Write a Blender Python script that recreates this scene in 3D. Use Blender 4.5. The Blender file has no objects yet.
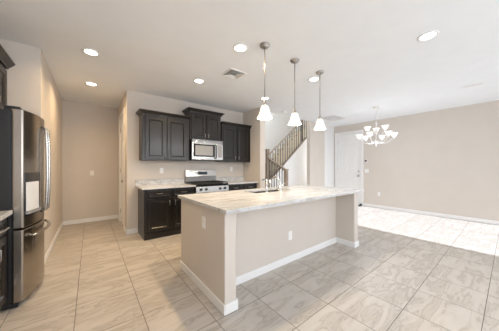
import bpy, bmesh, math, random
from mathutils import Vector, Matrix
random.seed(7)
PI = math.pi
S = bpy.context.scene
C = S.collection
R = math.radians

# ------------------------------------------------------------------ camera
cam_d = bpy.data.cameras.new('camera')
cam = bpy.data.objects.new('camera', cam_d)
C.objects.link(cam)
cam.location = (0, 0, 1.27)
cam.rotation_euler = (R(90), 0, R(-38.0))
cam_d.sensor_fit = 'HORIZONTAL'
cam_d.sensor_width = 36
cam_d.lens = 204.0 / 499 * 36
cam_d.shift_y = (167.2 - 165.5) / 499
cam_d.clip_start = 0.02
S.camera = cam

# ------------------------------------------------------------------ world, sun, window light, exposure
w = bpy.data.worlds.new('daylight')
S.world = w
w.use_nodes = True
bg = w.node_tree.nodes['Background']
bg.inputs['Color'].default_value = (0.86, 0.93, 1.0, 1)
bg.inputs['Strength'].default_value = 1.2


def lamp(name, kind, loc, rot, energy, color, parent=None, **kw):
    d = bpy.data.lights.new(name, kind)
    d.energy = energy
    d.color = color
    for k, v in kw.items():
        setattr(d, k, v)
    o = bpy.data.objects.new(name, d)
    C.objects.link(o)
    o.location = loc
    o.rotation_euler = rot
    if parent:
        o.parent = parent
    return o


SUN_EL = 20.5
lamp('sun', 'SUN', (5.8, -8, 5), (R(90 - SUN_EL), 0, 0), 12.5, (0.95, 1.0, 1.13), angle=R(0.5))
DAY = (0.92, 0.97, 1.06)
# daylight through the rear slider, and fill light at an added rear window
lamp('patio_daylight', 'AREA', (5.8, -2.45, 1.25), (R(68), 0, 0), 16, (0.88, 0.97, 1.12), shape='RECTANGLE', size=2.4, size_y=2.2)
lamp('rear_window_fill', 'AREA', (1.45, -2.45, 1.62), (R(80), 0, 0), 100, DAY, shape='RECTANGLE', size=4.3, size_y=1.9)
lamp('stairwell_fill', 'AREA', (4.5, 4.85, 5.2), (0, 0, 0), 48, (0.90, 0.95, 1.0), shape='RECTANGLE', size=1.9, size_y=1.1)  # light added inside the closed stairwell to brighten walls and steps
CAN_W = 9.0
lamp('side_window_fill', 'AREA', (7.0, 4.35, 1.4), (R(90), 0, R(90)), 15, (0.97, 0.98, 1.0), shape='RECTANGLE', size=0.38, size_y=2.0)  # added to brighten the wall under the stairs from an unseen side opening
CAN_COL = (1.0, 0.70, 0.38)

S.view_settings.view_transform = 'Standard'
S.view_settings.look = 'None'
S.view_settings.gamma = 1.0
S.view_settings.use_curve_mapping = False
S.view_settings.exposure = 0.0


# ------------------------------------------------------------------ materials
def new_mat(name):
    m = bpy.data.materials.new(name)
    m.use_nodes = True
    nt = m.node_tree
    return m, nt, nt.nodes['Principled BSDF']


def plain(name, col, rough=0.5, metal=0.0, var=0.04, scale=9.0, bump=0.0, bscale=80.0, spec=0.5, coat=0.0):
    m, nt, b = new_mat(name)
    tc = nt.nodes.new('ShaderNodeTexCoord')
    n = nt.nodes.new('ShaderNodeTexNoise')
    n.inputs['Scale'].default_value = scale
    n.inputs['Detail'].default_value = 3
    nt.links.new(tc.outputs['Object'], n.inputs['Vector'])
    r = nt.nodes.new('ShaderNodeValToRGB')
    r.color_ramp.elements[0].position = 0.3
    r.color_ramp.elements[1].position = 0.7
    r.color_ramp.elements[0].color = tuple(c * (1 - var) for c in col) + (1,)
    r.color_ramp.elements[1].color = tuple(min(1, c * (1 + var)) for c in col) + (1,)
    nt.links.new(n.outputs['Fac'], r.inputs['Fac'])
    nt.links.new(r.outputs['Color'], b.inputs['Base Color'])
    b.inputs['Roughness'].default_value = rough
    b.inputs['Metallic'].default_value = metal
    b.inputs['Specular IOR Level'].default_value = spec
    b.inputs['Coat Weight'].default_value = coat
    if bump:
        n2 = nt.nodes.new('ShaderNodeTexNoise')
        n2.inputs['Scale'].default_value = bscale
        n2.inputs['Detail'].default_value = 4
        nt.links.new(tc.outputs['Object'], n2.inputs['Vector'])
        bp = nt.nodes.new('ShaderNodeBump')
        bp.inputs['Strength'].default_value = bump
        bp.inputs['Distance'].default_value = 0.004
        nt.links.new(n2.outputs['Fac'], bp.inputs['Height'])
        nt.links.new(bp.outputs['Normal'], b.inputs['Normal'])
    return m


def emit(name, col, strength, base=(0.9, 0.9, 0.88)):
    m, nt, b = new_mat(name)
    b.inputs['Base Color'].default_value = base + (1,)
    b.inputs['Roughness'].default_value = 0.4
    b.inputs['Emission Color'].default_value = col + (1,)
    b.inputs['Emission Strength'].default_value = strength
    return m


M = {}
M['wall'] = plain('greige_wall_paint', (0.665, 0.608, 0.545), 0.85, var=0.015, scale=3, bump=0.15, bscale=120, spec=0.25)
M['white_wall'] = plain('white_wall_tone', (0.82, 0.81, 0.79), 0.8, var=0.01, bump=0.1, bscale=120, spec=0.25)  # whiter than the greige walls; also paints in brighter light on wall_entry
M['ceiling'] = plain('ceiling_paint', (0.86, 0.878, 0.895), 0.9, var=0.012, scale=4, bump=0.15, bscale=90, spec=0.2)
M['trim'] = plain('white_trim_paint', (0.86, 0.855, 0.845), 0.45, var=0.01)
M['plastic'] = plain('white_plastic', (0.88, 0.87, 0.85), 0.4, var=0.01)
M['black'] = plain('black_plastic', (0.012, 0.012, 0.013), 0.38, var=0.1)
M['blackgloss'] = plain('black_glass', (0.015, 0.015, 0.016), 0.08, var=0.05)
M['grey'] = plain('grey_plastic', (0.28, 0.28, 0.28), 0.45, var=0.05)
M['lightgrey'] = plain('light_grey_plastic', (0.75, 0.76, 0.77), 0.35, var=0.03)
M['iron'] = plain('dark_iron', (0.022, 0.019, 0.018), 0.5, var=0.1)
M['castiron'] = plain('black_cast_iron', (0.02, 0.02, 0.02), 0.6, var=0.1)
M['nickel'] = plain('brushed_nickel', (0.42, 0.40, 0.375), 0.36, metal=1.0, var=0.03)
M['satin'] = plain('satin_silver_metal', (0.80, 0.78, 0.75), 0.4, metal=0.6, var=0.02)
M['chrome'] = plain('polished_chrome', (0.80, 0.79, 0.77), 0.12, metal=1.0, var=0.01)
M['railwood'] = plain('brown_rail_wood', (0.32, 0.255, 0.20), 0.35, var=0.2, scale=20)
M['carpet'] = plain('tan_carpet', (0.78, 0.70, 0.585), 0.95, var=0.15, scale=60, bump=0.5, bscale=200, spec=0.1)
M['shade'] = emit('frosted_glass_lit', (1.0, 0.96, 0.90), 0.75)
M['lens'] = emit('lit_lens', (1.0, 0.95, 0.86), 9.0)
M['display'] = emit('clock_display', (0.1, 0.6, 0.8), 0.02, base=(0.01, 0.012, 0.015))


def steel_mat():
    m, nt, b = new_mat('brushed_stainless_steel')
    tc = nt.nodes.new('ShaderNodeTexCoord')
    mp = nt.nodes.new('ShaderNodeMapping')
    mp.inputs['Scale'].default_value = (3, 3, 260)
    n = nt.nodes.new('ShaderNodeTexNoise')
    n.inputs['Scale'].default_value = 3
    nt.links.new(tc.outputs['Object'], mp.inputs['Vector'])
    nt.links.new(mp.outputs['Vector'], n.inputs['Vector'])
    mr = nt.nodes.new('ShaderNodeMapRange')
    mr.inputs['To Min'].default_value = 0.20
    mr.inputs['To Max'].default_value = 0.32
    nt.links.new(n.outputs['Fac'], mr.inputs['Value'])
    nt.links.new(mr.outputs['Result'], b.inputs['Roughness'])
    b.inputs['Base Color'].default_value = (0.50, 0.48, 0.45, 1)
    b.inputs['Metallic'].default_value = 1.0
    return m


M['steel'] = steel_mat()


M['fridge_steel'] = plain('dark_stainless_steel', (0.36, 0.325, 0.285), 0.24, metal=1.0, var=0.06, scale=3)


def wood_mat():
    m, nt, b = new_mat('espresso_cabinet_wood')
    tc = nt.nodes.new('ShaderNodeTexCoord')
    mp = nt.nodes.new('ShaderNodeMapping')
    mp.inputs['Scale'].default_value = (18, 18, 1.6)
    n = nt.nodes.new('ShaderNodeTexNoise')
    n.inputs['Scale'].default_value = 2.5
    n.inputs['Detail'].default_value = 5
    n.inputs['Distortion'].default_value = 0.8
    nt.links.new(tc.outputs['Object'], mp.inputs['Vector'])
    nt.links.new(mp.outputs['Vector'], n.inputs['Vector'])
    r = nt.nodes.new('ShaderNodeValToRGB')
    r.color_ramp.elements[0].color = (0.006, 0.005, 0.0045, 1)
    r.color_ramp.elements[1].color = (0.017, 0.0135, 0.0115, 1)
    nt.links.new(n.outputs['Fac'], r.inputs['Fac'])
    nt.links.new(r.outputs['Color'], b.inputs['Base Color'])
    b.inputs['Roughness'].default_value = 0.30
    b.inputs['Specular IOR Level'].default_value = 0.5
    return m


M['wood'] = wood_mat()


def granite_mat():
    m, nt, b = new_mat('pale_granite')
    tc = nt.nodes.new('ShaderNodeTexCoord')
    mp = nt.nodes.new('ShaderNodeMapping')
    mp.inputs['Rotation'].default_value = (0, 0, R(9))
    mp.inputs['Scale'].default_value = (0.9, 5.0, 2.0)
    nt.links.new(tc.outputs['Object'], mp.inputs['Vector'])
    n = nt.nodes.new('ShaderNodeTexNoise')
    n.inputs['Scale'].default_value = 3.4
    n.inputs['Detail'].default_value = 8
    n.inputs['Roughness'].default_value = 0.65
    n.inputs['Distortion'].default_value = 1.0
    nt.links.new(mp.outputs['Vector'], n.inputs['Vector'])
    r = nt.nodes.new('ShaderNodeValToRGB')
    e = r.color_ramp.elements
    e[0].position = 0.30
    e[0].color = (0.34, 0.325, 0.30, 1)
    e[1].position = 0.72
    e[1].color = (0.71, 0.725, 0.735, 1)
    x = e.new(0.42)
    x.color = (0.54, 0.535, 0.515, 1)
    x = e.new(0.52)
    x.color = (0.645, 0.65, 0.645, 1)
    nt.links.new(n.outputs['Fac'], r.inputs['Fac'])
    n2 = nt.nodes.new('ShaderNodeTexNoise')
    n2.inputs['Scale'].default_value = 70
    n2.inputs['Detail'].default_value = 2
    nt.links.new(tc.outputs['Object'], n2.inputs['Vector'])
    r2 = nt.nodes.new('ShaderNodeValToRGB')
    r2.color_ramp.elements[0].position = 0.34
    r2.color_ramp.elements[0].color = (0.62, 0.58, 0.53, 1)
    r2.color_ramp.elements[1].position = 0.46
    r2.color_ramp.elements[1].color = (1, 1, 1, 1)
    nt.links.new(n2.outputs['Fac'], r2.inputs['Fac'])
    mx = nt.nodes.new('ShaderNodeMix')
    mx.data_type = 'RGBA'
    mx.blend_type = 'MULTIPLY'
    mx.inputs[0].default_value = 0.6
    nt.links.new(r.outputs['Color'], mx.inputs[6])
    nt.links.new(r2.outputs['Color'], mx.inputs[7])
    nt.links.new(mx.outputs[2], b.inputs['Base Color'])
    b.inputs['Roughness'].default_value = 0.16
    return m


M['granite'] = granite_mat()

TW, TH, OX, OY = 0.461, 0.452, -0.10, 2.40


def tile_mat():
    m, nt, b = new_mat('veined_stone_tile')
    L = nt.links.new
    tc = nt.nodes.new('ShaderNodeTexCoord')
    sh = nt.nodes.new('ShaderNodeVectorMath')
    sh.operation = 'ADD'
    sh.inputs[1].default_value = (-OX + 20 * TW, -OY + 20 * TH, 0)
    L(tc.outputs['Object'], sh.inputs[0])
    br = nt.nodes.new('ShaderNodeTexBrick')
    br.offset = 0.0
    br.squash = 1.0
    br.inputs['Scale'].default_value = 1.0
    br.inputs['Brick Width'].default_value = TW
    br.inputs['Row Height'].default_value = TH
    br.inputs['Mortar Size'].default_value = 0.0026
    br.inputs['Mortar Smooth'].default_value = 0.1
    L(sh.outputs[0], br.inputs['Vector'])
    dv = nt.nodes.new('ShaderNodeVectorMath')
    dv.operation = 'DIVIDE'
    dv.inputs[1].default_value = (TW, TH, 1)
    L(sh.outputs[0], dv.inputs[0])
    fl = nt.nodes.new('ShaderNodeVectorMath')
    fl.operation = 'FLOOR'
    L(dv.outputs[0], fl.inputs[0])
    wn = nt.nodes.new('ShaderNodeTexWhiteNoise')
    wn.noise_dimensions = '2D'
    L(fl.outputs[0], wn.inputs['Vector'])
    sc = nt.nodes.new('ShaderNodeVectorMath')
    sc.operation = 'SCALE'
    sc.inputs['Scale'].default_value = 14.0
    L(wn.outputs['Color'], sc.inputs[0])
    mp = nt.nodes.new('ShaderNodeMapping')
    mp.inputs['Rotation'].default_value = (0, 0, R(-28))
    mp.inputs['Scale'].default_value = (1.0, 4.2, 1)
    L(tc.outputs['Object'], mp.inputs['Vector'])
    ad = nt.nodes.new('ShaderNodeVectorMath')
    ad.operation = 'ADD'
    L(mp.outputs['Vector'], ad.inputs[0])
    L(sc.outputs[0], ad.inputs[1])
    n = nt.nodes.new('ShaderNodeTexNoise')
    n.inputs['Scale'].default_value = 2.3
    n.inputs['Detail'].default_value = 5
    n.inputs['Roughness'].default_value = 0.55
    n.inputs['Distortion'].default_value = 0.9
    L(ad.outputs[0], n.inputs['Vector'])
    r = nt.nodes.new('ShaderNodeValToRGB')
    e = r.color_ramp.elements
    e[0].position = 0.28
    e[0].color = (0.41, 0.372, 0.325, 1)
    e[1].position = 0.72
    e[1].color = (0.57, 0.53, 0.485, 1)
    for p, c in ((0.42, (0.505, 0.467, 0.42)), (0.465, (0.40, 0.36, 0.315)), (0.50, (0.51, 0.472, 0.425)), (0.60, (0.545, 0.507, 0.46))):
        x = e.new(p)
        x.color = c + (1,)
    L(n.outputs['Fac'], r.inputs['Fac'])
    mx = nt.nodes.new('ShaderNodeMix')
    mx.data_type = 'RGBA'
    L(br.outputs['Fac'], mx.inputs[0])
    L(r.outputs['Color'], mx.inputs[6])
    mx.inputs[7].default_value = (0.13, 0.11, 0.09, 1)
    L(mx.outputs[2], b.inputs['Base Color'])
    b.inputs['Roughness'].default_value = 0.38
    b.inputs['Specular IOR Level'].default_value = 0.4
    bp = nt.nodes.new('ShaderNodeBump')
    bp.invert = True
    bp.inputs['Strength'].default_value = 0.4
    bp.inputs['Distance'].default_value = 0.003
    L(br.outputs['Fac'], bp.inputs['Height'])
    L(bp.outputs['Normal'], b.inputs['Normal'])
    return m


M['tile'] = tile_mat()


# ------------------------------------------------------------------ mesh helpers
def box(bm, x0, x1, y0, y1, z0, z1):
    vs = [bm.verts.new(p) for p in ((x0, y0, z0), (x1, y0, z0), (x1, y1, z0), (x0, y1, z0),
                                    (x0, y0, z1), (x1, y0, z1), (x1, y1, z1), (x0, y1, z1))]
    for f in ((0, 3, 2, 1), (4, 5, 6, 7), (0, 1, 5, 4), (1, 2, 6, 5), (2, 3, 7, 6), (3, 0, 4, 7)):
        bm.faces.new([vs[i] for i in f])
    return bm


def boxes(*bs):
    bm = bmesh.new()
    for b in bs:
        box(bm, *b)
    return bm


def lathe(bm, cx, cy, prof, n=24, closed=False):
    rings = []
    for r, z in prof:
        if r < 1e-6:
            rings.append([bm.verts.new((cx, cy, z))])
        else:
            rings.append([bm.verts.new((cx + r * math.cos(2 * PI * i / n), cy + r * math.sin(2 * PI * i / n), z)) for i in range(n)])
    prs = list(zip(rings, rings[1:])) + ([(rings[-1], rings[0])] if closed else [])
    for a, b in prs:
        for i in range(n):
            j = (i + 1) % n
            q = [a[i] if len(a) > 1 else a[0], a[j] if len(a) > 1 else a[0], b[j] if len(b) > 1 else b[0], b[i] if len(b) > 1 else b[0]]
            u = []
            for v in q:
                if v not in u:
                    u.append(v)
            if len(u) > 2:
                bm.faces.new(u)
    return bm


def tube(bm, pts, r, n=8):
    pts = [Vector(p) for p in pts]
    rings = []
    up = None
    for i, p in enumerate(pts):
        t = (pts[min(i + 1, len(pts) - 1)] - pts[max(i - 1, 0)]).normalized()
        if up is None:
            up = t.orthogonal().normalized()
        up = (up - t * up.dot(t)).normalized()
        sd = t.cross(up)
        rings.append([bm.verts.new(p + r * (math.cos(2 * PI * k / n) * up + math.sin(2 * PI * k / n) * sd)) for k in range(n)])
    for a, b in zip(rings, rings[1:]):
        for k in range(n):
            bm.faces.new((a[k], a[(k + 1) % n], b[(k + 1) % n], b[k]))
    bm.faces.new(rings[0][::-1])
    bm.faces.new(rings[-1])
    return bm


def prism(bm, poly, axis, a, b):
    """extrude a 2-D polygon along an axis: 'x' poly=(y,z), 'y' poly=(x,z), 'z' poly=(x,y)"""
    def P(u, v, t):
        return {'x': (t, u, v), 'y': (u, t, v), 'z': (u, v, t)}[axis]
    A = [bm.verts.new(P(u, v, a)) for u, v in poly]
    B = [bm.verts.new(P(u, v, b)) for u, v in poly]
    n = len(poly)
    bm.faces.new(A)
    bm.faces.new(B[::-1])
    for i in range(n):
        bm.faces.new((A[i], B[i], B[(i + 1) % n], A[(i + 1) % n]))
    return bm


def root_loc(o):
    while o.parent:
        o = o.parent
    return Vector(o.location)


def obj(name, bm, mat, parent=None, bevel=0.0, smooth=False, loc=None):
    """link a bmesh (world coordinates) as one object; origin at parent root (or at loc)"""
    bmesh.ops.recalc_face_normals(bm, faces=bm.faces)
    off = root_loc(parent) if parent else Vector(loc or (0, 0, 0))
    bm.transform(Matrix.Translation(-off))
    me = bpy.data.meshes.new(name)
    bm.to_mesh(me)
    bm.free()
    if smooth:
        for p in me.polygons:
            p.use_smooth = True
    me.materials.append(M[mat])
    o = bpy.data.objects.new(name, me)
    C.objects.link(o)
    if parent:
        o.parent = parent
    else:
        o.location = off
    if bevel:
        md = o.modifiers.new('bevel', 'BEVEL')
        md.width = bevel
        md.segments = 2
        md.limit_method = 'ANGLE'
        md.angle_limit = R(40)
    return o


def thing(name, label, cat, loc, group=None):
    o = bpy.data.objects.new(name, None)
    o.empty_display_size = 0.05
    C.objects.link(o)
    o.location = loc
    o['label'] = label
    o['category'] = cat
    if group:
        o['group'] = group
    return o


def tag(o, label, cat, group=None):
    o['label'] = label
    o['category'] = cat
    if group:
        o['group'] = group
    return o


def struct(name, bm, mat, parent=None, bevel=0.0):
    o = obj(name, bm, mat, parent, bevel)
    if not parent:
        o['kind'] = 'structure'
    return o


def dup(root, loc, label, group=None):
    r = root.copy()
    C.objects.link(r)
    r.location = loc
    r['label'] = label
    if group:
        r['group'] = group
    for ch in list(root.children):
        c = ch.copy()
        C.objects.link(c)
        c.parent = r
        for g in ch.children:
            d = g.copy()
            C.objects.link(d)
            d.parent = c
    return r


# ------------------------------------------------------------------ room shell
H = 2.74
XL, XK, XR = -0.48, 0.55, 7.05      # hall left wall, pantry wall, long right wall
YA, YB, YF, YS = 3.58, 4.48, 6.02, 3.98   # alcove return, kitchen back wall, hall end, stair opening
YREAR, XLL = -2.6, -1.14
T = 0.14
XE = 3.28                           # short wall ending the kitchen
struct('floor', boxes((XLL - T, XR + T, YREAR - T, YF + T, -0.12, 0)), 'tile')
struct('ceiling', boxes((XLL - T, XR + T, YREAR - T, YS, H, H + 0.2), (XLL - T, XE + 0.16, YS, YF + T, H, H + 0.2)), 'ceiling')
struct('ceiling_stairwell', boxes((XE, XR + T, YS, YF + T, 5.3, 5.42)), 'ceiling')
struct('wall_far', boxes((XL, XK, YF, YF + T, 0, H)), 'wall')
struct('wall_left', boxes((XL - 0.16, XL, YA, YF + T, 0, H)), 'wall')
struct('wall_alcove', boxes((XLL, XL - 0.16, YA, YA + T, 0, H)), 'wall')
struct('wall_cabinets', boxes((XLL - T, XLL, YREAR, YA + T, 0, H)), 'wall')
D0, D1, DH = 4.87, 5.66, 2.40
struct('wall_pantry', boxes((XK, XK + T, YB, D0, 0, H), (XK, XK + T, D1, YF + T, 0, H), (XK, XK + T, D0, D1, DH, H)), 'wall')
struct('wall_back', boxes((XK + T, XE, YB, YB + T, 0, H)), 'wall')
struct('wall_kitchen_end', boxes((XE, XE + 0.16, 3.77, YS, 0, H), (XE, XE + 0.16, YS, YF, 0, 5.3)), 'wall', bevel=0.008)
struct('wall_stairwell_back', boxes((XE + 0.16, XR, 5.58, 5.7, 0, 5.3)), 'white_wall')
struct('wall_stairwell_front', boxes((XE + 0.16, XR, YS, YS + 0.1, H + 0.2, 5.3)), 'white_wall')
struct('wall_foyer', boxes((5.57, 6.42, YS, YS + 0.12, 0, H)), 'wall')
struct('wall_entry', boxes((6.42, XR, YS + 0.01, YS + 0.12, 0, H)), 'white_wall')  # brighter strip of this wall, its light put into the whiter colour
FD0, FD1, FDH = 3.04, 3.87, 2.43     # front door
struct('wall_right', boxes((XR, XR + T, YREAR, FD0, 0, H), (XR, XR + T, FD1, YS + 0.12, 0, H), (XR, XR + T, FD0, FD1, FDH, H),
                           (XR, XR + T, YS + 0.12, 4.14, 0, 5.3), (XR, XR + T, 4.56, YF, 0, 5.3), (XR, XR + T, 4.14, 4.56, 0, 0.35), (XR, XR + T, 4.14, 4.56, 2.45, 5.3)), 'wall')
# rear wall with a glazed slider and an unseen window added for daylight (behind the camera)
SX0, SX1, SH = 4.60, 7.00, 2.40
WX0, WX1 = -0.75, 3.65
struct('wall_rear', boxes((XLL, WX0, YREAR - T, YREAR, 0, H), (WX1, SX0, YREAR - T, YREAR, 0, H), (SX1, XR, YREAR - T, YREAR, 0, H),
                          (WX0, WX1, YREAR - T, YREAR, 0, 0.6), (WX0, WX1, YREAR - T, YREAR, 2.62, H), (SX0, SX1, YREAR - T, YREAR, SH, H)), 'wall')
ya, yb = YREAR - 0.1, YREAR - 0.04
struct('added_rear_window', boxes((WX0, WX1, ya, yb, 0.6, 0.65), (WX0, WX1, ya, yb, 2.57, 2.62), (WX0, WX0 + 0.05, ya, yb, 0.65, 2.57), (WX1 - 0.05, WX1, ya, yb, 0.65, 2.57),
                         (1.425, 1.475, ya, yb, 0.65, 2.57)), 'trim')
struct('added_side_window', boxes((XR + 0.04, XR + 0.1, 4.14, 4.18, 0.35, 2.45), (XR + 0.04, XR + 0.1, 4.52, 4.56, 0.35, 2.45),
                         (XR + 0.04, XR + 0.1, 4.18, 4.52, 0.35, 0.39), (XR + 0.04, XR + 0.1, 4.18, 4.52, 2.41, 2.45)), 'trim')  # unseen sidelight frame, added to go with the fill on the under-stair wall
# unseen wall added to shade the window, so that only the slider lets the low sun in
struct('wall_sun_blocker', boxes((-1.8, 4.4, -4.7, -4.5, -0.12, 3.5)), 'white_wall')


# baseboards: profile with a stepped top
def baseboard(name, runs, parent=None, h=0.092, t=0.014):
    bm = bmesh.new()
    for x0, x1, y0, y1 in runs:
        box(bm, x0, x1, y0, y1, 0.0, h)
    return struct(name, bm, 'trim', parent, bevel=0.006)


b = 0.014
baseboard('baseboard_left', [(XL, XL + b, YA, YF), (XL - 0.05, XL + b, YA - b, YA)])
baseboard('baseboard_far', [(XL + b, XK, YF - b, YF)])
baseboard('baseboard_pantry', [(XK - b, XK, YB - b, D0 - 0.075), (XK - b, XK, D1 + 0.075, YF - b), (XK, 0.735, YB - b, YB)])
baseboard('baseboard_right', [(XR - b, XR, YREAR, FD0 - 0.075), (XR - b, XR, FD1 + 0.075, YS)])
baseboard('baseboard_foyer', [(5.57, XR - b, YS - b, YS)])
baseboard('baseboard_kitchen_end', [(XE - b, XE + 0.16 + b, 3.77 - b, 3.77), (XE + 0.16, XE + 0.16 + b, 3.77, YB)])


def panel_face(bm, mp, u0, u1, z0, z1, th=0.02, fr=0.055, rec=0.013):
    """framed door: mp(u, d, z) with d=0 the front face and d=th the back"""
    rings = [(0, th), (0, 0.003), (0.003, 0), (fr, 0), (fr + 0.003, -0.0015), (fr + 0.009, -0.0015), (fr + 0.024, rec)]
    prev = None
    for ins, d in rings:
        q = [bm.verts.new(mp(*p)) for p in ((u0 + ins, d, z0 + ins), (u1 - ins, d, z0 + ins), (u1 - ins, d, z1 - ins), (u0 + ins, d, z1 - ins))]
        if prev:
            for i in range(4):
                bm.faces.new((prev[i], prev[(i + 1) % 4], q[(i + 1) % 4], q[i]))
        else:
            bm.faces.new(q[::-1])
        prev = q
    bm.faces.new(prev)
    return bm


def bar_pull(bm, mp, u0, z0, u1, z1, out=0.03, r=0.0055):
    """bar handle from (u0,z0) to (u1,z1), standing off the face d=0 by out"""
    du, dz = u1 - u0, z1 - z0
    n = math.hypot(du, dz)
    eu, ez = du / n * 0.012, dz / n * 0.012
    pts = [mp(u0 + eu, 0.001, z0 + ez), mp(u0 + eu, -out * 0.7, z0 + ez), mp(u0 + 2 * eu, -out, z0 + 2 * ez)]
    pts += [mp(u1 - 2 * eu, -out, z1 - 2 * ez), mp(u1 - eu, -out * 0.7, z1 - ez), mp(u1 - eu, 0.001, z1 - ez)]
    return tube(bm, pts, r, 8)


# interior door in the pantry wall (seen almost edge on) and the front door
def swing_door(name, mp, u0, u1, h, rows, knob_u, hinge_u, frame_boxes, dead=True):
    d = struct(name, _door_bm(mp, u0, u1, h, rows), 'trim')
    bm = bmesh.new()
    for bx in frame_boxes:
        box(bm, *bx)
    obj('door_frame', bm, 'trim', d, bevel=0.006)
    for z in ([0.98, 1.13] if dead else [0.98]):
        bm = bmesh.new()
        n = 12
        prof = [(0.03, 0.0), (0.03, 0.008), (0.012, 0.012), (0.012, 0.03), (0.026, 0.036), (0.028, 0.052), (0.018, 0.062), (0, 0.064)] if z < 1.05 else \
               [(0.028, 0.0), (0.028, 0.012), (0.02, 0.02), (0, 0.02)]
        rings = []
        for r, o in prof:
            k = max(r, 1e-4)
            rings.append([bm.verts.new(mp(knob_u + k * math.cos(2 * PI * i / n), -o, z + k * math.sin(2 * PI * i / n))) for i in range(n)])
        for a, c in zip(rings, rings[1:]):
            for i in range(n):
                bm.faces.new((a[i], a[(i + 1) % n], c[(i + 1) % n], c[i]))
        bm.faces.new(rings[-1])
        obj('door_knob' if z < 1.05 else 'deadbolt', bm, 'nickel', d, smooth=True)
    for z in (0.25, h * 0.5, h - 0.25):
        bm = bmesh.new()
        tube(bm, [mp(hinge_u, -0.004, z - 0.05), mp(hinge_u, -0.004, z + 0.05)], 0.008, 8)
        obj('hinge', bm, 'nickel', d)
    return d


def _door_bm(mp, u0, u1, h, rows):
    bm = bmesh.new()
    # slab with raised panels
    zs = rows
    q = [mp(u0, 0, 0.008), mp(u1, 0.04, h)]
    box(bm, *sum(([min(a, c), max(a, c)] for a, c in zip(*q)), []))
    um = (u0 + u1) / 2
    for z0, z1 in zs:
        for a, c in ((u0 + 0.10, um - 0.04), (um + 0.04, u1 - 0.10)):
            prev = None
            for ins, d in ((0, 0.0), (0.004, -0.008), (0.022, -0.008), (0.03, -0.003), (0.055, -0.003), (0.075, -0.009)):
                r = [bm.verts.new(mp(*p)) for p in ((a + ins, d, z0 + ins), (c - ins, d, z0 + ins), (c - ins, d, z1 - ins), (a + ins, d, z1 - ins))]
                if prev:
                    for i in range(4):
                        bm.faces.new((prev[i], prev[(i + 1) % 4], r[(i + 1) % 4], r[i]))
                prev = r
            bm.faces.new(prev)
    return bm


mp_r = lambda u, d, z: (XR + 0.02 + d, u, z)
swing_door('door_1', mp_r, FD0 + 0.02, FD1 - 0.02, FDH - 0.02, [(0.22, 0.95), (1.10, 1.85), (1.98, 2.28)], FD0 + 0.085, FD1 - 0.015,
           [(XR - 0.018, XR, FD0 - 0.075, FD0, 0, FDH + 0.075), (XR - 0.018, XR, FD1, FD1 + 0.075, 0, FDH + 0.075), (XR - 0.018, XR, FD0, FD1, FDH, FDH + 0.075),
            (XR, XR + T, FD0, FD0 + 0.02, 0, FDH), (XR, XR + T, FD1 - 0.02, FD1, 0, FDH), (XR, XR + T, FD0 + 0.02, FD1 - 0.02, FDH - 0.02, FDH)])
mp_p = lambda u, d, z: (XK + 0.02 + d, u, z)
swing_door('door_2', mp_p, D0 + 0.02, D1 - 0.02, DH - 0.02, [(0.22, 0.95), (1.10, 1.85), (1.98, 2.25)], D0 + 0.085, D1 - 0.015,
           [(XK - 0.018, XK, D0 - 0.075, D0, 0, DH + 0.075), (XK - 0.018, XK, D1, D1 + 0.075, 0, DH + 0.075), (XK - 0.018, XK, D0, D1, DH, DH + 0.075),
            (XK, XK + T, D0, D0 + 0.02, 0, DH), (XK, XK + T, D1 - 0.02, D1, 0, DH), (XK, XK + T, D0 + 0.02, D1 - 0.02, DH - 0.02, DH)], dead=False)


# ------------------------------------------------------------------ kitchen island
IX0, IX1, IY0, IY1 = 0.91, 3.39, 1.51, 2.58
WT = 0.12
CZ0, CZ1 = 0.882, 0.915
isl = thing('kitchen_island', 'long kitchen island with beige half walls and pale granite worktop', 'kitchen island', ((IX0 + IX1) / 2, 2.05, 0))
obj('end_panel', boxes((IX0, IX0 + WT, IY0, IY1, 0, CZ0)), 'wall', isl, bevel=0.008)
obj('end_panel', boxes((IX1 - WT, IX1, IY0, IY1, 0, CZ0)), 'wall', isl, bevel=0.008)
obj('front_panel', boxes((IX0 + WT, IX1 - WT, 1.82, 1.93, 0, CZ0)), 'wall', isl)
SKX0, SKX1, SKY0, SKY1 = 1.78, 2.52, 2.13, 2.50
obj('cabinet_body', boxes((IX0 + WT, IX1 - WT, 1.93, IY1 - 0.08, 0, 0.10), (IX0 + WT, IX1 - WT, 1.93, IY1 - 0.02, 0.10, 0.66),
                          (IX0 + WT, SKX0 - 0.03, 1.93, IY1 - 0.02, 0.66, CZ0), (SKX1 + 0.03, IX1 - WT, 1.93, IY1 - 0.02, 0.66, CZ0)), 'wood', isl)
mp_ib = lambda u, d, z: (u, IY1 - d, z)
xs = [IX0 + WT + 0.005 + i * (IX1 - IX0 - 2 * WT - 0.01) / 5 for i in range(6)]
for a, c in zip(xs, xs[1:]):
    dd = obj('door', panel_face(bmesh.new(), mp_ib, a + 0.004, c - 0.004, 0.12, 0.86), 'wood', isl)
    obj('handle', bar_pull(bmesh.new(), mp_ib, c - 0.04, 0.70, c - 0.04, 0.83), 'nickel', dd)
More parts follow.
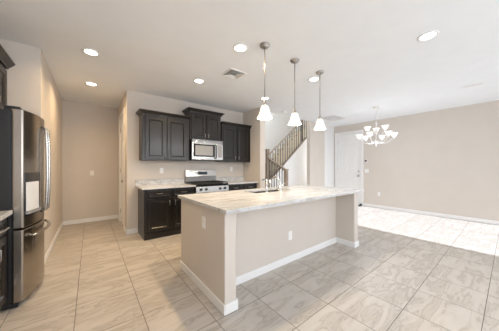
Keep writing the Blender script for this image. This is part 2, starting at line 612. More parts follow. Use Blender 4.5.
# worktop with sink cut-out
cx0, cx1, cy0, cy1 = 0.878, 3.435, 1.435, 2.61
obj('worktop', boxes((cx0, SKX0, cy0, cy1, CZ0, CZ1), (SKX1, cx1, cy0, cy1, CZ0, CZ1), (SKX0, SKX1, cy0, SKY0, CZ0, CZ1), (SKX0, SKX1, SKY1, cy1, CZ0, CZ1)), 'granite', isl)
sb = bmesh.new()
for d_ in ((0, 0.0),):
    box(sb, SKX0 - 0.015, SKX0, SKY0 - 0.015, SKY1 + 0.015, 0.68, CZ0)
    box(sb, SKX1, SKX1 + 0.015, SKY0 - 0.015, SKY1 + 0.015, 0.68, CZ0)
    box(sb, SKX0, SKX1, SKY0 - 0.015, SKY0, 0.68, CZ0)
    box(sb, SKX0, SKX1, SKY1, SKY1 + 0.015, 0.68, CZ0)
    box(sb, SKX0 - 0.015, SKX1 + 0.015, SKY0 - 0.015, SKY1 + 0.015, 0.665, 0.68)
sk = obj('sink_basin', sb, 'steel', isl)
obj('drain', lathe(bmesh.new(), 2.15, 2.33, [(0, 0.6805), (0.04, 0.6805), (0.045, 0.684), (0.0, 0.6835)], 16), 'chrome', sk)
bb = bmesh.new()
t_ = 0.014
for r_ in ((IX0 - t_, IX0, IY0 - t_, IY1), (IX0, IX0 + WT + t_, IY0 - t_, IY0), (IX0 + WT, IX0 + WT + t_, IY0, 1.82 - t_),
           (IX0 + WT, IX1 - WT, 1.82 - t_, 1.82), (IX1 - WT - t_, IX1 - WT, IY0, 1.82 - t_), (IX1 - WT - t_, IX1, IY0 - t_, IY0), (IX1, IX1 + t_, IY0 - t_, IY1)):
    box(bb, *r_, 0, 0.092)
obj('baseboard', bb, 'trim', isl, bevel=0.006)


def outlet_bm(mp, u, z, w_=0.072, h_=0.116):
    bm = bmesh.new()
    q = [mp(u - w_ / 2, -0.006, z - h_ / 2), mp(u + w_ / 2, 0, z + h_ / 2)]
    box(bm, *sum(([min(a, c), max(a, c)] for a, c in zip(*q)), []))
    return bm


def sockets_bm(mp, u, z, rocker=False):
    bm = bmesh.new()
    spots = [(0, 0, 0.017, 0.034)] if rocker else [(0, 0.022, 0.016, 0.014), (0, -0.022, 0.016, 0.014)]
    for du, dz, a, c in spots:
        q = [mp(u + du - a, -0.009, z + dz - c), mp(u + du + a, -0.005, z + dz + c)]
        box(bm, *sum(([min(p, s) for p, s in [pr]] + [max(pr)] for pr in zip(*q)), []))
    return bm


mp_il = lambda u, d, z: (IX0 + d, u, z)
mp_if = lambda u, d, z: (u, 1.82 + d, z)
for mp_, u_, z_ in ((mp_il, 1.914, 0.71), (mp_if, 2.111, 0.355)):
    p_ = obj('outlet_plate', outlet_bm(mp_, u_, z_), 'plastic', isl, bevel=0.002)
    obj('socket', sockets_bm(mp_, u_, z_), 'plastic', p_, bevel=0.002)

# faucet + soap dispenser on the island worktop
fx, fy = 2.20, 2.085
fa = thing('faucet', 'chrome kitchen faucet with low arched spout standing behind the island sink', 'faucet', (fx, fy, CZ1))
obj('base', lathe(bmesh.new(), fx, fy, [(0, CZ1), (0.032, CZ1), (0.032, CZ1 + 0.012), (0.024, CZ1 + 0.02), (0.022, CZ1 + 0.09), (0.0, CZ1 + 0.095)], 18), 'chrome', fa, smooth=True)
pts = [(fx, fy, CZ1 + 0.08)]
for k in range(9):
    a = PI * (1 - k / 8 * 0.85)
    pts.append((fx - 0.02 * k / 8, fy + 0.10 + 0.10 * math.cos(a), CZ1 + 0.11 + 0.10 * math.sin(a)))
obj('spout', tube(bmesh.new(), pts, 0.015, 12), 'chrome', fa, smooth=True)
e_ = Vector(pts[-1])
obj('spray_head', lathe(bmesh.new(), e_.x, e_.y, [(0, e_.z + 0.01), (0.019, e_.z + 0.01), (0.022, e_.z - 0.05), (0.018, e_.z - 0.06), (0, e_.z - 0.06)], 14), 'chrome', fa, smooth=True)
obj('lever', tube(bmesh.new(), [(fx + 0.02, fy, CZ1 + 0.07), (fx + 0.045, fy, CZ1 + 0.085), (fx + 0.10, fy - 0.01, CZ1 + 0.12)], 0.008, 10), 'chrome', fa, smooth=True)
sx, sy = 1.93, 2.085
so = thing('soap_dispenser', 'slim tall chrome soap pump left of the faucet on the island', 'soap dispenser', (sx, sy, CZ1))
obj('base', lathe(bmesh.new(), sx, sy, [(0, CZ1), (0.026, CZ1), (0.026, CZ1 + 0.01), (0.013, CZ1 + 0.02), (0.012, CZ1 + 0.15), (0.016, CZ1 + 0.155), (0.016, CZ1 + 0.185), (0, CZ1 + 0.19)], 16), 'chrome', so, smooth=True)
obj('spout', tube(bmesh.new(), [(sx, sy, CZ1 + 0.175), (sx, sy + 0.05, CZ1 + 0.185), (sx, sy + 0.09, CZ1 + 0.17)], 0.008, 10), 'chrome', so, smooth=True)


# ------------------------------------------------------------------ cabinets on the back wall
def crown_bm(x0, x1, yf, yb, z0, h=0.075, p=0.06, left=True, right=True):
    bm = bmesh.new()
    prof = [(0.0, 0.0), (0.008, 0.0), (0.012, 0.015), (0.03, 0.035), (0.052, 0.055), (p, 0.06), (p, h), (0.0, h)]
    prev = None
    for o, z in prof:
        l_ = x0 - (o if left else 0)
        r_ = x1 + (o if right else 0)
        q = [bm.verts.new(v) for v in ((l_, yb, z0 + z), (l_, yf - o, z0 + z), (r_, yf - o, z0 + z), (r_, yb, z0 + z))]
        if prev:
            for i in range(3):
                bm.faces.new((prev[i], prev[i + 1], q[i + 1], q[i]))
            bm.faces.new((prev[3], prev[0], q[0], q[3]))
        prev = q
    bm.faces.new(prev)
    return bm


YU = 4.14     # face of upper cabinet doors


def upper(name, label, x0, x1, z0, z1, doors, yf=YU, crown=True, cl=True, cr=True, hz=None):
    t = thing(name, label, 'cabinet', ((x0 + x1) / 2, YB, z0), 'upper cabinets on the back wall' if crown else None)
    obj('body', boxes((x0, x1, yf + 0.021, YB - 0.001, z0, z1)), 'wood', t, bevel=0.002)
    mpf = lambda u, d, z: (u, yf + d, z)
    n = len(doors)
    for i, (a, c) in enumerate(doors):
        dd = obj('door', panel_face(bmesh.new(), mpf, a, c, z0 + 0.02, z1 - 0.03), 'wood', t)
        u = (c - 0.03) if i % 2 == 0 else (a + 0.03)
        obj('handle', bar_pull(bmesh.new(), mpf, u, z0 + 0.05, u, z0 + 0.05 + 0.085), 'nickel', dd, smooth=True)
    obj('crown_molding', crown_bm(x0, x1, yf + 0.012, YB - 0.002, z1 - 0.005, left=cl, right=cr), 'wood', t)
    return t


upper('wall_cabinet', 'dark two-door wall cabinet at the left end of the back wall', 0.755, 1.645, 1.40, 2.255, [(0.80, 1.168), (1.19, 1.585)], cr=False)
upper('wall_cabinet', 'raised dark two-door wall cabinet directly above the microwave', 1.66, 2.40, 1.87, 2.445, [(1.685, 2.02), (2.04, 2.375)])
upper('wall_cabinet', 'dark wall cabinet in the corner, right of the microwave', 2.415, 3.275, 1.40, 2.265, [(2.43, 2.81), (2.86, 3.225)], cl=False, cr=False)

YBF = 3.88    # face of base cabinet doors


def base_unit(label, x0, x1, cols, handles=True):
    t = thing('base_cabinet', label, 'cabinet', ((x0 + x1) / 2, YB, 0), 'base cabinets along the back wall')
    obj('body', boxes((x0, x1, YBF + 0.021, YB - 0.016, 0.0, 0.8815)), 'wood', t, bevel=0.002)
    mpf = lambda u, d, z: (u, YBF + d, z)
    for i, (a, c) in enumerate(cols):
        dr = obj('drawer', panel_face(bmesh.new(), mpf, a, c, 0.725, 0.86, fr=0.02, rec=0.006), 'wood', t)
        obj('handle', bar_pull(bmesh.new(), mpf, (a + c) / 2 - 0.06, 0.795, (a + c) / 2 + 0.06, 0.795), 'nickel', dr, smooth=True)
        dd = obj('door', panel_face(bmesh.new(), mpf, a, c, 0.12, 0.705), 'wood', t)
        u = (c - 0.03) if i % 2 == 0 else (a + 0.03)
        obj('handle', bar_pull(bmesh.new(), mpf, u, 0.56, u, 0.67), 'nickel', dd, smooth=True)
    obj('toe_board', boxes((x0, x1, YBF + 0.005, YBF + 0.0205, 0.0, 0.105)), 'wood', t)
    return t


RX0, RX1 = 1.655, 2.415
base_unit('dark base cabinet with two drawers, left of the range', 0.735, RX0 - 0.005, [(0.785, 1.185), (1.225, 1.63)])
base_unit('dark base cabinet in the corner, right of the range', RX1 + 0.005, XE - 0.003, [(2.45, 2.82), (2.87, 3.24)])


def counter(label, x0, x1, yf):
    t = thing('worktop', label, 'worktop', ((x0 + x1) / 2, YB, CZ0), 'granite worktops along the back wall')
    obj('slab', boxes((x0, x1, yf, YB - 0.001, CZ0, CZ1)), 'granite', t, bevel=0.004)
    obj('splash', boxes((x0, x1, YB - 0.022, YB - 0.001, CZ1, 1.025)), 'granite', t, bevel=0.003)
    return t


counter('pale granite worktop on the base cabinet left of the range', 0.69, RX0 - 0.002, 3.84)
counter('pale granite worktop on the corner base cabinet right of the range', RX1 + 0.002, XE - 0.002, 3.84)

# ------------------------------------------------------------------ range
rg = thing('gas_range', 'stainless steel gas range between the two granite worktops', 'stove', ((RX0 + RX1) / 2, YB, 0))
x0, x1, yf = RX0 + 0.002, RX1 - 0.002, 3.83
obj('body', boxes((x0, x1, yf + 0.04, YB - 0.012, 0.04, 0.875), (x0 + 0.03, x1 - 0.03, yf + 0.08, YB - 0.03, 0, 0.04)), 'black', rg, bevel=0.003)
obj('cooktop', boxes((x0, x1, yf + 0.015, YB - 0.07, 0.875, 0.918)), 'blackgloss', rg, bevel=0.006)
cp = obj('control_panel', prism(bmesh.new(), [(yf - 0.005, 0.755), (yf + 0.039, 0.755), (yf + 0.039, 0.874), (yf + 0.014, 0.874)], 'x', x0, x1), 'steel', rg, bevel=0.003)
for kx in (0.10, 0.22, 0.54, 0.66):
    bm = bmesh.new()
    lathe(bm, 0, 0, [(0, 0), (0.026, 0), (0.026, 0.008), (0.02, 0.012), (0.018, 0.035), (0, 0.036)], 16)
    bm.transform(Matrix.Translation((x0 + kx, yf + 0.004, 0.818)) @ Matrix.Rotation(R(90), 4, 'X'))
    obj('knob', bm, 'black', cp, smooth=False)
od = obj('oven_door', boxes((x0 + 0.004, x1 - 0.004, yf - 0.002, yf + 0.0395, 0.20, 0.745)), 'steel', rg, bevel=0.005)
obj('oven_window', boxes((x0 + 0.12, x1 - 0.12, yf - 0.004, yf + 0.01, 0.33, 0.60)), 'blackgloss', od)
obj('handle', bar_pull(bmesh.new(), lambda u, d, z: (u, yf - 0.002 + d, z), x0 + 0.05, 0.69, x1 - 0.05, 0.69, out=0.05, r=0.011), 'steel', od, smooth=True)
dr = obj('drawer', boxes((x0 + 0.004, x1 - 0.004, yf - 0.002, yf + 0.0395, 0.045, 0.19)), 'steel', rg, bevel=0.005)
obj('backguard', boxes((x0, x1, YB - 0.07, YB - 0.012, 0.876, 1.06)), 'grey', rg, bevel=0.003)
bp_ = obj('backguard_panel', prism(bmesh.new(), [(YB - 0.085, 1.06), (YB - 0.012, 1.06), (YB - 0.012, 1.205), (YB - 0.06, 1.205)], 'x', x0, x1), 'steel', rg, bevel=0.004)
bm = bmesh.new()
box(bm, x0 + 0.28, x0 + 0.52, -0.003, 0.004, -0.035, 0.035)
bm.transform(Matrix.Translation((0, YB - 0.0725, 1.135)) @ Matrix.Rotation(R(-9.8), 4, 'X'))
obj('clock_display', bm, 'display', bp_)
for gx in (0.13, 0.38, 0.63):
    bm = bmesh.new()
    a, c = x0 + gx - 0.115, x0 + gx + 0.115
    y0_, y1_ = yf + 0.05, YB - 0.10
    for yy in (y0_, (y0_ + y1_) / 2, y1_):
        box(bm, a, c, yy - 0.006, yy + 0.006, 0.935, 0.952)
    for xx in (a, (a + c) / 2, c):
        box(bm, xx - 0.006, xx + 0.006, y0_, y1_, 0.935, 0.952)
        for yy in (y0_, y1_):
            box(bm, xx - 0.006, xx + 0.006, yy - 0.006, yy + 0.006, 0.9175, 0.935)
    obj('grate', bm, 'castiron', rg)
for gx, gy in ((0.15, 0.16), (0.15, 0.42), (0.38, 0.29), (0.62, 0.16), (0.62, 0.42)):
    obj('burner', lathe(bmesh.new(), x0 + gx, yf + gy, [(0, 0.9175), (0.045, 0.9175), (0.045, 0.925), (0.03, 0.928), (0.03, 0.934), (0, 0.935)], 18), 'castiron', rg)

# ------------------------------------------------------------------ microwave
ym = 4.07
mw = thing('microwave', 'stainless steel microwave mounted above the gas range', 'microwave', ((x0 + x1) / 2, YB, 1.42))
ma, mb, mz0, mz1 = 1.665, 2.405, 1.42, 1.865
obj('body', boxes((ma, mb, ym + 0.03, YB - 0.002, mz0 + 0.012, mz1)), 'black', mw)
obj('underside', boxes((ma + 0.01, mb - 0.01, ym + 0.04, YB - 0.02, mz0 - 0.004, mz0 + 0.0115)), 'black', mw)
obj('vent_grille', boxes(*[(ma, mb, ym, ym + 0.0295, mz1 - 0.065 + 0.022 * k, mz1 - 0.065 + 0.022 * k + 0.014) for k in range(3)], (ma, ma + 0.02, ym, ym + 0.029, mz1 - 0.065, mz1), (mb - 0.02, mb, ym, ym + 0.029, mz1 - 0.065, mz1)), 'steel', mw)
md = obj('door', boxes((ma, mb - 0.165, ym, ym + 0.0295, mz0 + 0.012, mz1 - 0.068)), 'steel', mw, bevel=0.004)
obj('window_surround', boxes((ma + 0.035, mb - 0.215, ym - 0.002, ym + 0.008, mz0 + 0.075, mz1 - 0.100)), 'blackgloss', md, bevel=0.002)
obj('window', boxes((ma + 0.075, mb - 0.255, ym - 0.004, ym + 0.006, mz0 + 0.105, mz1 - 0.13)), 'grey', md, bevel=0.002)
obj('handle', bar_pull(bmesh.new(), lambda u, d, z: (u, ym + d, z), mb - 0.195, mz0 + 0.03, mb - 0.195, mz1 - 0.085, out=0.04, r=0.013), 'black', md, smooth=True)
pn = obj('control_panel', boxes((mb - 0.163, mb, ym, ym + 0.0295, mz0 + 0.012, mz1 - 0.068)), 'steel', mw, bevel=0.004)
obj('keypad', boxes((mb - 0.135, mb - 0.03, ym - 0.002, ym + 0.006, mz0 + 0.07, mz1 - 0.10)), 'grey', pn, bevel=0.002)

# ------------------------------------------------------------------ refrigerator and the left run
FY0, FY1 = 2.738, 3.552
fr = thing('refrigerator', 'large stainless french-door refrigerator with ice dispenser in the left alcove', 'refrigerator', (-0.8, 3.145, 0))
obj('body', boxes((XLL + 0.02, -0.562, FY0 + 0.006, FY1 - 0.006, 0.02, 1.785)), 'black', fr, bevel=0.004)


def fx_(y, o=0.0):
    return -0.483 + o + 0.08 * (1 - ((y - 3.145) / 0.41) ** 2)


def curved(y0, y1, z0, z1, o=0.0, back=-0.549, n=14):
    poly = [(back, y0)]
    poly += [(fx_(y0 + (y1 - y0) * i / n, o), y0 + (y1 - y0) * i / n) for i in range(n + 1)]
    poly += [(back, y1)]
    return prism(bmesh.new(), poly, 'z', z0, z1)


obj('gasket', boxes((-0.562, -0.549, FY0 + 0.012, FY1 - 0.012, 0.06, 1.78)), 'black', fr)
dn = obj('door', curved(FY0, 3.142, 0.712, 1.80), 'fridge_steel', fr, bevel=0.010)
df = obj('door', curved(3.148, FY1, 0.712, 1.80), 'fridge_steel', fr, bevel=0.005)
dz = obj('freezer_drawer', curved(FY0, FY1, 0.045, 0.700), 'fridge_steel', fr, bevel=0.010)
obj('base_grille', boxes((-0.60, -0.52, FY0 + 0.02, FY1 - 0.02, 0.0, 0.042)), 'black', fr)


def door_handle_pts(yc, z0, z1, out=0.042):
    x = fx_(yc)
    pts = [(x - 0.002, yc, z0)]
    for k in range(13):
        t = k / 12
        pts.append((x + out * (0.75 + 0.25 * math.sin(PI * t)), yc, z0 + 0.02 + (z1 - z0 - 0.04) * t))
    pts.append((x - 0.002, yc, z1))
    return pts


obj('handle', tube(bmesh.new(), door_handle_pts(3.075, 0.80, 1.70), 0.014, 10), 'steel', dn, smooth=True)
obj('handle', tube(bmesh.new(), door_handle_pts(3.195, 0.80, 1.70), 0.014, 10), 'steel', df, smooth=True)
hp = [(fx_(2.82) - 0.002, 2.82, 0.625)]
for k in range(15):
    y = 2.81 + 0.67 * k / 14
    hp.append((fx_(y) + 0.038, y, 0.625))
hp.append((fx_(3.47) - 0.002, 3.47, 0.625))
obj('handle', tube(bmesh.new(), hp, 0.014, 10), 'steel', dz, smooth=True)
ds = obj('dispenser', curved(2.752, 3.0, 0.81, 1.22, o=0.004, back=-0.50, n=8), 'blackgloss', dn, bevel=0.003)
obj('dispenser_recess', curved(2.765, 2.965, 0.85, 1.13, o=0.0065, back=-0.49, n=8), 'lightgrey', ds, bevel=0.002)
obj('dispenser_tray', curved(2.76, 2.97, 0.832, 0.862, o=0.022, back=-0.49, n=8), 'grey', ds, bevel=0.002)
for y in (2.775, 3.515):
    obj('hinge_cover', boxes((-0.60, -0.50, y - 0.03, y + 0.03, 1.8005, 1.82), (-0.60, -0.562, y - 0.028, y + 0.028, 1.784, 1.8005)), 'black', fr, bevel=0.006)

t = thing('wall_cabinet', 'dark wall cabinet above the refrigerator', 'cabinet', (-0.95, 3.15, 1.86))
obj('body', boxes((XLL + 0.001, -0.771, 2.72, YA - 0.003, 1.86, 2.405)), 'wood', t)
mpc = lambda u, d, z: (-0.75 - d, u, z)
for i, (a, c) in enumerate(((2.74, 3.135), (3.145, 3.555))):
    dd = obj('door', panel_face(bmesh.new(), mpc, a, c, 1.875, 2.375), 'wood', t)
    u = (c - 0.03) if i == 0 else (a + 0.03)
    obj('handle', bar_pull(bmesh.new(), mpc, u, 1.91, u, 2.01), 'nickel', dd, smooth=True)
bm = bmesh.new()
prism(bm, [(-0.77, 2.40), (-0.745, 2.40), (-0.74, 2.415), (-0.715, 2.44), (-0.70, 2.458), (-0.692, 2.462), (-0.692, 2.478), (-0.77, 2.478)], 'y', 2.70, YA - 0.003)
obj('crown_molding', bm, 'wood', t)

t = thing('base_cabinet', 'dark base cabinet on the left, in front of the refrigerator side', 'cabinet', (-0.85, 2.4, 0))
obj('body', boxes((XLL + 0.001, -0.591, 2.02, 2.715, 0.10, 0.853), (XLL + 0.001, -0.64, 2.02, 2.715, 0.0, 0.10)), 'wood', t)
mpb = lambda u, d, z: (-0.57 - d, u, z)
dr = obj('drawer', panel_face(bmesh.new(), mpb, 2.05, 2.695, 0.70, 0.835, fr=0.025, rec=0.006), 'wood', t)
obj('handle', bar_pull(bmesh.new(), mpb, 2.42, 0.765, 2.60, 0.765, out=0.035, r=0.007), 'nickel', dr, smooth=True)
for i, (a, c) in enumerate(((2.05, 2.365), (2.38, 2.695))):
    dd = obj('door', panel_face(bmesh.new(), mpb, a, c, 0.12, 0.685), 'wood', t)
    u = (c - 0.03) if i == 0 else (a + 0.03)
    obj('handle', bar_pull(bmesh.new(), mpb, u, 0.53, u, 0.65), 'nickel', dd, smooth=True)
t = thing('worktop', 'pale granite worktop beside the refrigerator at the left edge', 'worktop', (-0.85, 2.4, 0.855))
obj('slab', boxes((XLL + 0.001, -0.541, 2.0, 2.72, 0.855, 0.892)), 'granite', t, bevel=0.004)
obj('splash', boxes((XLL + 0.001, XLL + 0.022, 2.0, 2.72, 0.892, 1.0)), 'granite', t, bevel=0.003)

# ------------------------------------------------------------------ staircase
SX = 4.32          # landing newel
SYF = 4.60         # front of the wall under the upper flight
cap = lambda x: 1.31 + 0.81 * (x - 4.99)
struct('wall_under_stairs', prism(bmesh.new(), [(SX + 0.06, 0), (XR, 0), (XR, cap(XR)), (SX + 0.06, cap(SX + 0.06))], 'y', SYF, SYF + 0.07), 'white_wall')
st = thing('staircase', 'carpeted staircase with iron balusters climbing behind the kitchen end wall', 'staircase', (SX, SYF, 0))
r0 = 0.165
for k in range(3):
    y = 3.90 + 0.235 * k
    obj('step', boxes((XE + 0.18, SX - 0.04, y, y + 0.235 if k < 2 else SYF + 0.0, 0, r0 * (k + 1)), (XE + 0.18, SX - 0.04, y - 0.025, y, r0 * (k + 1) - 0.04, r0 * (k + 1))), 'carpet', st, bevel=0.008)
LZ = r0 * 4
obj('landing', boxes((XE + 0.18, SX - 0.03, SYF + 0.001, 5.57, 0, LZ), (XE + 0.18, SX - 0.04, SYF - 0.025, SYF + 0.001, LZ - 0.04, LZ)), 'carpet', st, bevel=0.008)
for k in range(11):
    x = SX + 0.235 * k
    z = LZ + 0.19 * (k + 1)
    obj('step', boxes((x - 0.025 + (0.0 if k else 0.0), x + 0.235, SYF + 0.075, 5.57, z - 0.04, z), (x, x + 0.235 if k < 10 else x + 0.2, SYF + 0.075, 5.57, z - 0.3 if k else 0.66, z - 0.04)), 'carpet', st, bevel=0.008)
obj('stringer', prism(bmesh.new(), [(SX + 0.05, cap(SX + 0.05)), (6.6, cap(6.6)), (6.6, cap(6.6) + 0.035), (SX + 0.05, cap(SX + 0.05) + 0.035)], 'y', SYF - 0.015, SYF + 0.074), 'railwood', st)


def newel(x, y, z0, z1, w_=0.045):
    bm = boxes((x - w_, x + w_, y - w_, y + w_, z0, z1 - 0.03), (x - w_ - 0.012, x + w_ + 0.012, y - w_ - 0.012, y + w_ + 0.012, z1 - 0.03, z1 - 0.012))
    prism(bm, [(x - w_ - 0.006, y - w_ - 0.006), (x + w_ + 0.006, y - w_ - 0.006), (x + w_ + 0.006, y + w_ + 0.006), (x - w_ - 0.006, y + w_ + 0.006)], 'z', z1 - 0.012, z1)
    return bm


obj('newel_post', newel(SX, 3.87, 0, 1.22), 'railwood', st, bevel=0.004)
obj('newel_post', newel(SX, SYF + 0.03, 0, 1.83), 'railwood', st, bevel=0.004)
rail_u = lambda x: 2.14 + 0.78 * (x - 4.99)
obj('newel_post', newel(6.02, SYF + 0.03, cap(6.02) + 0.04, 3.05, 0.018), 'iron', st, bevel=0.004)
rail_l = lambda y: 1.20 + 0.50 * (y - 3.9)
tb = bmesh.new()
for a, f in (((SX + 0.03, 6.9), 0),):
    prism(tb, [(a[0], rail_u(a[0]) - 0.022), (a[1], rail_u(a[1]) - 0.022), (a[1], rail_u(a[1]) + 0.022), (a[0], rail_u(a[0]) + 0.022)], 'y', SYF, SYF + 0.06)
obj('handrail', tb, 'railwood', st, bevel=0.008)
tb = prism(bmesh.new(), [(3.90, rail_l(3.90) - 0.03), (SYF, rail_l(SYF) - 0.03), (SYF, rail_l(SYF) + 0.03), (3.90, rail_l(3.90) + 0.03)], 'x', SX - 0.03, SX + 0.03)
obj('handrail', tb, 'railwood', st, bevel=0.008)
x = SX + 0.12
while x < 6.85:
    bm = bmesh.new()
    zb, zt = cap(x) + 0.03, rail_u(x) - 0.02
    box(bm, x - 0.006, x + 0.006, SYF + 0.024, SYF + 0.036, zb, zt)
    if int(round((x - SX) / 0.115)) % 2 == 0:
        lathe(bm, x, SYF + 0.03, [(0, zt - 0.30), (0.018, zt - 0.285), (0.018, zt - 0.255), (0, zt - 0.24)], 8)
    obj('baluster', bm, 'iron', st)
    x += 0.115
for k in range(6):
    y = 3.97 + 0.105 * k
    zb = r0 * (min(2, int((y - 3.90) / 0.235)) + 1) - 0.02
    obj('baluster', boxes((SX - 0.057, SX - 0.043, y - 0.007, y + 0.007, zb, rail_l(y) - 0.06), (SX - 0.057, SX - 0.02, y - 0.007, y + 0.007, rail_l(y) - 0.06, rail_l(y) - 0.02)), 'iron', st)

# ------------------------------------------------------------------ lamps
def pendant(loc, label):
    x, y, _ = loc
    t = thing('pendant_lamp', label, 'pendant lamp', (x, y, H), 'pendant lamps above the island')
    obj('canopy', lathe(bmesh.new(), x, y, [(0, H), (0.062, H), (0.062, H - 0.012), (0.045, H - 0.028), (0.012, H - 0.035), (0, H - 0.035)], 24), 'nickel', t, smooth=True)
    obj('rod', tube(bmesh.new(), [(x, y, H - 0.03), (x, y, 2.07)], 0.0065, 8), 'nickel', t, smooth=True)
    obj('socket', lathe(bmesh.new(), x, y, [(0, 2.085), (0.010, 2.085), (0.014, 2.06), (0.022, 2.035), (0.024, 2.006), (0.0, 2.004)], 16), 'nickel', t, smooth=True)
    prof = [(0.022, 2.012), (0.036, 2.006), (0.047, 1.985), (0.055, 1.95), (0.064, 1.915), (0.078, 1.888), (0.090, 1.868), (0.091, 1.858), (0.087, 1.858), (0.074, 1.886), (0.060, 1.915), (0.051, 1.95), (0.043, 1.982), (0.033, 2.000), (0.020, 2.006)]
    obj('shade', lathe(bmesh.new(), x, y, prof, 28, closed=True), 'shade', t, smooth=True)
    obj('bulb', lathe(bmesh.new(), x, y, [(0, 2.015), (0.012, 2.01), (0.013, 1.985), (0.025, 1.95), (0.023, 1.92), (0, 1.905)], 14), 'lens', t, smooth=True)
    lamp('pendant_light', 'POINT', (0, 0, 1.83 - H), (0, 0, 0), 10.0, (0.98, 0.98, 0.95), t, shadow_soft_size=0.05)
    return t


for (px, py), lb in zip(((1.655, 1.82), (2.215, 1.825), (2.80, 1.815)),
                        ('white glass pendant lamp, leftmost of the three above the island',
                         'white glass pendant lamp, middle one of the three above the island',
                         'white glass pendant lamp, closest of the three to the chandelier')):
    pendant((px, py, 0), lb)

ch = (5.50, 2.02)
t = thing('chandelier', 'two-tier brushed nickel chandelier with upturned glowing white glass cups', 'chandelier', (ch[0], ch[1], H))
obj('canopy', lathe(bmesh.new(), *ch, [(0, H), (0.07, H), (0.07, H - 0.012), (0.04, H - 0.035), (0.012, H - 0.045), (0, H - 0.045)], 24), 'satin', t, smooth=True)
bm = bmesh.new()
for k in range(9):
    zc = H - 0.06 - k * 0.034
    pts = []
    for i in range(13):
        a = 2 * PI * i / 12
        u, v = 0.010 * math.cos(a), 0.021 * math.sin(a)
        pts.append((ch[0] + (u if k % 2 else 0), ch[1] + (0 if k % 2 else u), zc + v))
    tube(bm, pts, 0.003, 6)
obj('chain', bm, 'satin', t)
obj('column', lathe(bmesh.new(), *ch, [(0, 2.40), (0.01, 2.40), (0.014, 2.36), (0.034, 2.33), (0.014, 2.30), (0.012, 2.20), (0.03, 2.16), (0.03, 2.10), (0.013, 2.06), (0.013, 1.95), (0.045, 1.92), (0.05, 1.88), (0.02, 1.84), (0.012, 1.82), (0.018, 1.80), (0.0, 1.785)], 18), 'satin', t, smooth=True)


def arm_cup(ang, r, zhub, zcup):
    c, s = math.cos(ang), math.sin(ang)
    pts = []
    for i in range(13):
        u = i / 12
        rr = 0.015 + (r - 0.015) * u
        zz = zhub - 0.10 * math.sin(PI * min(1, u * 1.05)) * (1 - 0.3 * u) + (zcup - zhub) * u ** 3
        pts.append((ch[0] + rr * c, ch[1] + rr * s, zz))
    a = obj('arm', tube(bmesh.new(), pts, 0.008, 8), 'satin', t, smooth=True)
    x, y = ch[0] + r * c, ch[1] + r * s
    obj('socket', lathe(bmesh.new(), x, y, [(0, zcup - 0.03), (0.018, zcup - 0.025), (0.026, zcup), (0.02, zcup + 0.02), (0, zcup + 0.025)], 14), 'satin', a, smooth=True)
    z = zcup
    obj('shade', lathe(bmesh.new(), x, y, [(0.022, z + 0.008), (0.040, z + 0.020), (0.051, z + 0.048), (0.060, z + 0.08), (0.078, z + 0.098), (0.075, z + 0.102), (0.055, z + 0.082), (0.046, z + 0.05), (0.036, z + 0.026), (0.022, z + 0.014)], 20, closed=True), 'shade', a, smooth=True)


for k in range(6):
    arm_cup(R(60 * k), 0.37, 1.93, 1.98)
for k in range(3):
    arm_cup(R(20 + 120 * k), 0.21, 2.13, 2.15)
lamp('chandelier_light', 'POINT', (0, 0, 1.62 - H), (0, 0, 0), 17, (0.90, 0.98, 1.10), t, shadow_soft_size=0.25)


def can(x, y, label):
    t = thing('recessed_light', label, 'recessed light', (x, y, H), 'recessed ceiling lights')
    obj('trim_ring', lathe(bmesh.new(), x, y, [(0.095, H - 0.0002), (0.095, H - 0.006), (0.085, H - 0.010), (0.068, H - 0.006), (0.066, H - 0.0002)], 32), 'trim', t, smooth=True)
    obj('lens', lathe(bmesh.new(), x, y, [(0, H - 0.004), (0.067, H - 0.004), (0.067, H - 0.0005), (0, H - 0.0005)], 32), 'lens', t)
    lamp('can_light', 'AREA', (0, 0, -0.012), (0, 0, 0), CAN_W * (1.1 if x < 1 else 2.0 if x < 2 else 0.35), CAN_COL if x < 2 else (1, 0.9, 0.8), t, shape='DISK', size=0.12, spread=R(150))
    return t


can(0.01, 3.30, 'round recessed ceiling light nearest the refrigerator')
can(0.02, 4.55, 'round recessed ceiling light in the hall by the far wall')
can(1.46, 2.05, 'round recessed ceiling light beside the leftmost pendant lamp canopy')
can(1.46, 3.27, 'round recessed ceiling light in front of the tall wall cabinet')
can(2.98, 0.57, 'recessed ceiling light at the upper right, alone over the open floor')
can(2.94, 2.02, 'round recessed ceiling light beside the farthest pendant lamp canopy')
can(2.94, 3.23, 'round recessed ceiling light seen just above the leftmost pendant shade')


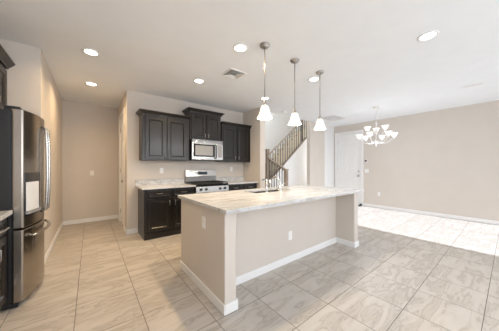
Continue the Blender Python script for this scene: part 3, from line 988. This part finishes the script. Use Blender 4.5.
# ------------------------------------------------------------------ ceiling vents, plates, small things
def vent(x0, x1, y0, y1, label, slats, concentric=False, along='x'):
    cx_, cy_ = (x0 + x1) / 2, (y0 + y1) / 2
    t = thing('ceiling_vent', label, 'vent', (cx_, cy_, H))
    fw = 0.025
    obj('frame', boxes((x0, x1, y0, y0 + fw, H - 0.010, H - 0.0005), (x0, x1, y1 - fw, y1, H - 0.010, H - 0.0005), (x0, x0 + fw, y0 + fw, y1 - fw, H - 0.010, H - 0.0005), (x1 - fw, x1, y0 + fw, y1 - fw, H - 0.010, H - 0.0005)), 'trim', t)
    obj('backing', boxes((x0 + fw, x1 - fw, y0 + fw, y1 - fw, H - 0.003, H - 0.0005)), 'grey', t)
    if concentric:
        for k in range(slats):
            i = fw + 0.012 + k * 0.027
            bm = bmesh.new()
            a = [(x0 + i, y0 + i), (x1 - i, y0 + i), (x1 - i, y1 - i), (x0 + i, y1 - i)]
            j = i + 0.012
            c = [(x0 + j, y0 + j), (x1 - j, y0 + j), (x1 - j, y1 - j), (x0 + j, y1 - j)]
            A = [bm.verts.new((*p, H - 0.012)) for p in a]
            B = [bm.verts.new((*p, H - 0.004)) for p in c]
            A2 = [bm.verts.new((*p, H - 0.010)) for p in a]
            B2 = [bm.verts.new((*p, H - 0.002)) for p in c]
            for q in range(4):
                w_ = (q + 1) % 4
                bm.faces.new((A[q], A[w_], B[w_], B[q]))
                bm.faces.new((A2[q], B2[q], B2[w_], A2[w_]))
                bm.faces.new((A[q], A2[q], A2[w_], A[w_]))
                bm.faces.new((B[q], B[w_], B2[w_], B2[q]))
            obj('louver', bm, 'trim', t)
    else:
        n = slats
        for k in range(n):
            if along == 'x':
                yy = y0 + fw + (y1 - y0 - 2 * fw) * (k + 0.5) / n
                q = (x0 + fw, x1 - fw, yy - 0.004, yy + 0.004, H - 0.010, H - 0.003)
            else:
                xx = x0 + fw + (x1 - x0 - 2 * fw) * (k + 0.5) / n
                q = (xx - 0.004, xx + 0.004, y0 + fw, y1 - fw, H - 0.010, H - 0.003)
            obj('louver', boxes(q), 'trim', t)
    return t


vent(1.635, 1.935, 2.535, 2.835, 'square four-way ceiling vent with dark slots above the island', 3, concentric=True)
vent(5.35, 5.46, 0.29, 0.57, 'small slotted ceiling vent on the right over the open floor', 4, along='y')
vent(5.40, 6.10, 3.02, 3.52, 'wide return-air ceiling grille near the front door', 16)
t = tag(obj('smoke_detector', lathe(bmesh.new(), 4.03, 3.68, [(0, H), (0.065, H), (0.065, H - 0.02), (0.05, H - 0.035), (0, H - 0.038)], 24), 'plastic', None, smooth=True, loc=(4.03, 3.68, H)),
        'small round white smoke detector on the ceiling by the stairs', 'smoke detector')


def plate(name, label, cat, mp, u, z, rocker, loc, w_=0.072):
    t = thing(name, label, cat, loc)
    obj('plate', outlet_bm(mp, u, z, w_), 'plastic', t, bevel=0.002)
    obj('rocker' if rocker else 'socket', sockets_bm(mp, u, z, rocker), 'plastic', t, bevel=0.002)


mp_bk = lambda u, d, z: (u, YB + d, z)
mp_far = lambda u, d, z: (u, YF + d, z)
mp_rw = lambda u, d, z: (XR + d, u, z)
plate('light_switch', 'white switch plate on the beige far wall of the hall', 'light switch', mp_far, 0.035, 1.135, True, (0.035, YF, 1.135))
plate('wall_outlet', 'white outlet on the back wall left of the range', 'outlet', mp_bk, 1.174, 1.20, False, (1.174, YB, 1.2))
plate('wall_outlet', 'white outlet on the back wall right of the range', 'outlet', mp_bk, 2.90, 1.22, False, (2.9, YB, 1.22))
plate('wall_outlet', 'white outlet low on the long right wall beyond the island', 'outlet', mp_rw, 2.51, 0.44, False, (XR, 2.51, 0.44))
t = thing('door_keypad', 'small dark keypad on the wall beside the white front door', 'keypad', (XR, 2.885, 1.47))
obj('housing', boxes((XR - 0.022, XR - 0.0005, 2.85, 2.92, 1.42, 1.52)), 'plastic', t, bevel=0.004)
obj('screen', boxes((XR - 0.025, XR - 0.021, 2.857, 2.913, 1.445, 1.505)), 'blackgloss', t)
t = thing('switch_panel', 'white switch panel below the dark keypad beside the front door', 'switch panel', (XR, 2.87, 1.15))
obj('plate', boxes((XR - 0.008, XR - 0.0005, 2.80, 2.92, 1.09, 1.21)), 'plastic', t, bevel=0.003)
for yy in (2.83, 2.89):
    obj('rocker', boxes((XR - 0.012, XR - 0.0075, yy - 0.016, yy + 0.016, 1.117, 1.183)), 'plastic', t, bevel=0.002)
t = thing('door_stopper', 'small black door stopper on the floor by the front door', 'door stopper', (XR - 0.1, 2.98, 0))
obj('wedge', prism(bmesh.new(), [(6.86, 0), (7.00, 0), (7.00, 0.055), (6.99, 0.06), (6.87, 0.02)], 'y', 2.985, 3.045), 'black', t, bevel=0.003)
obj('grip', boxes((6.965, 6.998, 2.99, 3.04, 0.052, 0.075)), 'black', t, bevel=0.003)
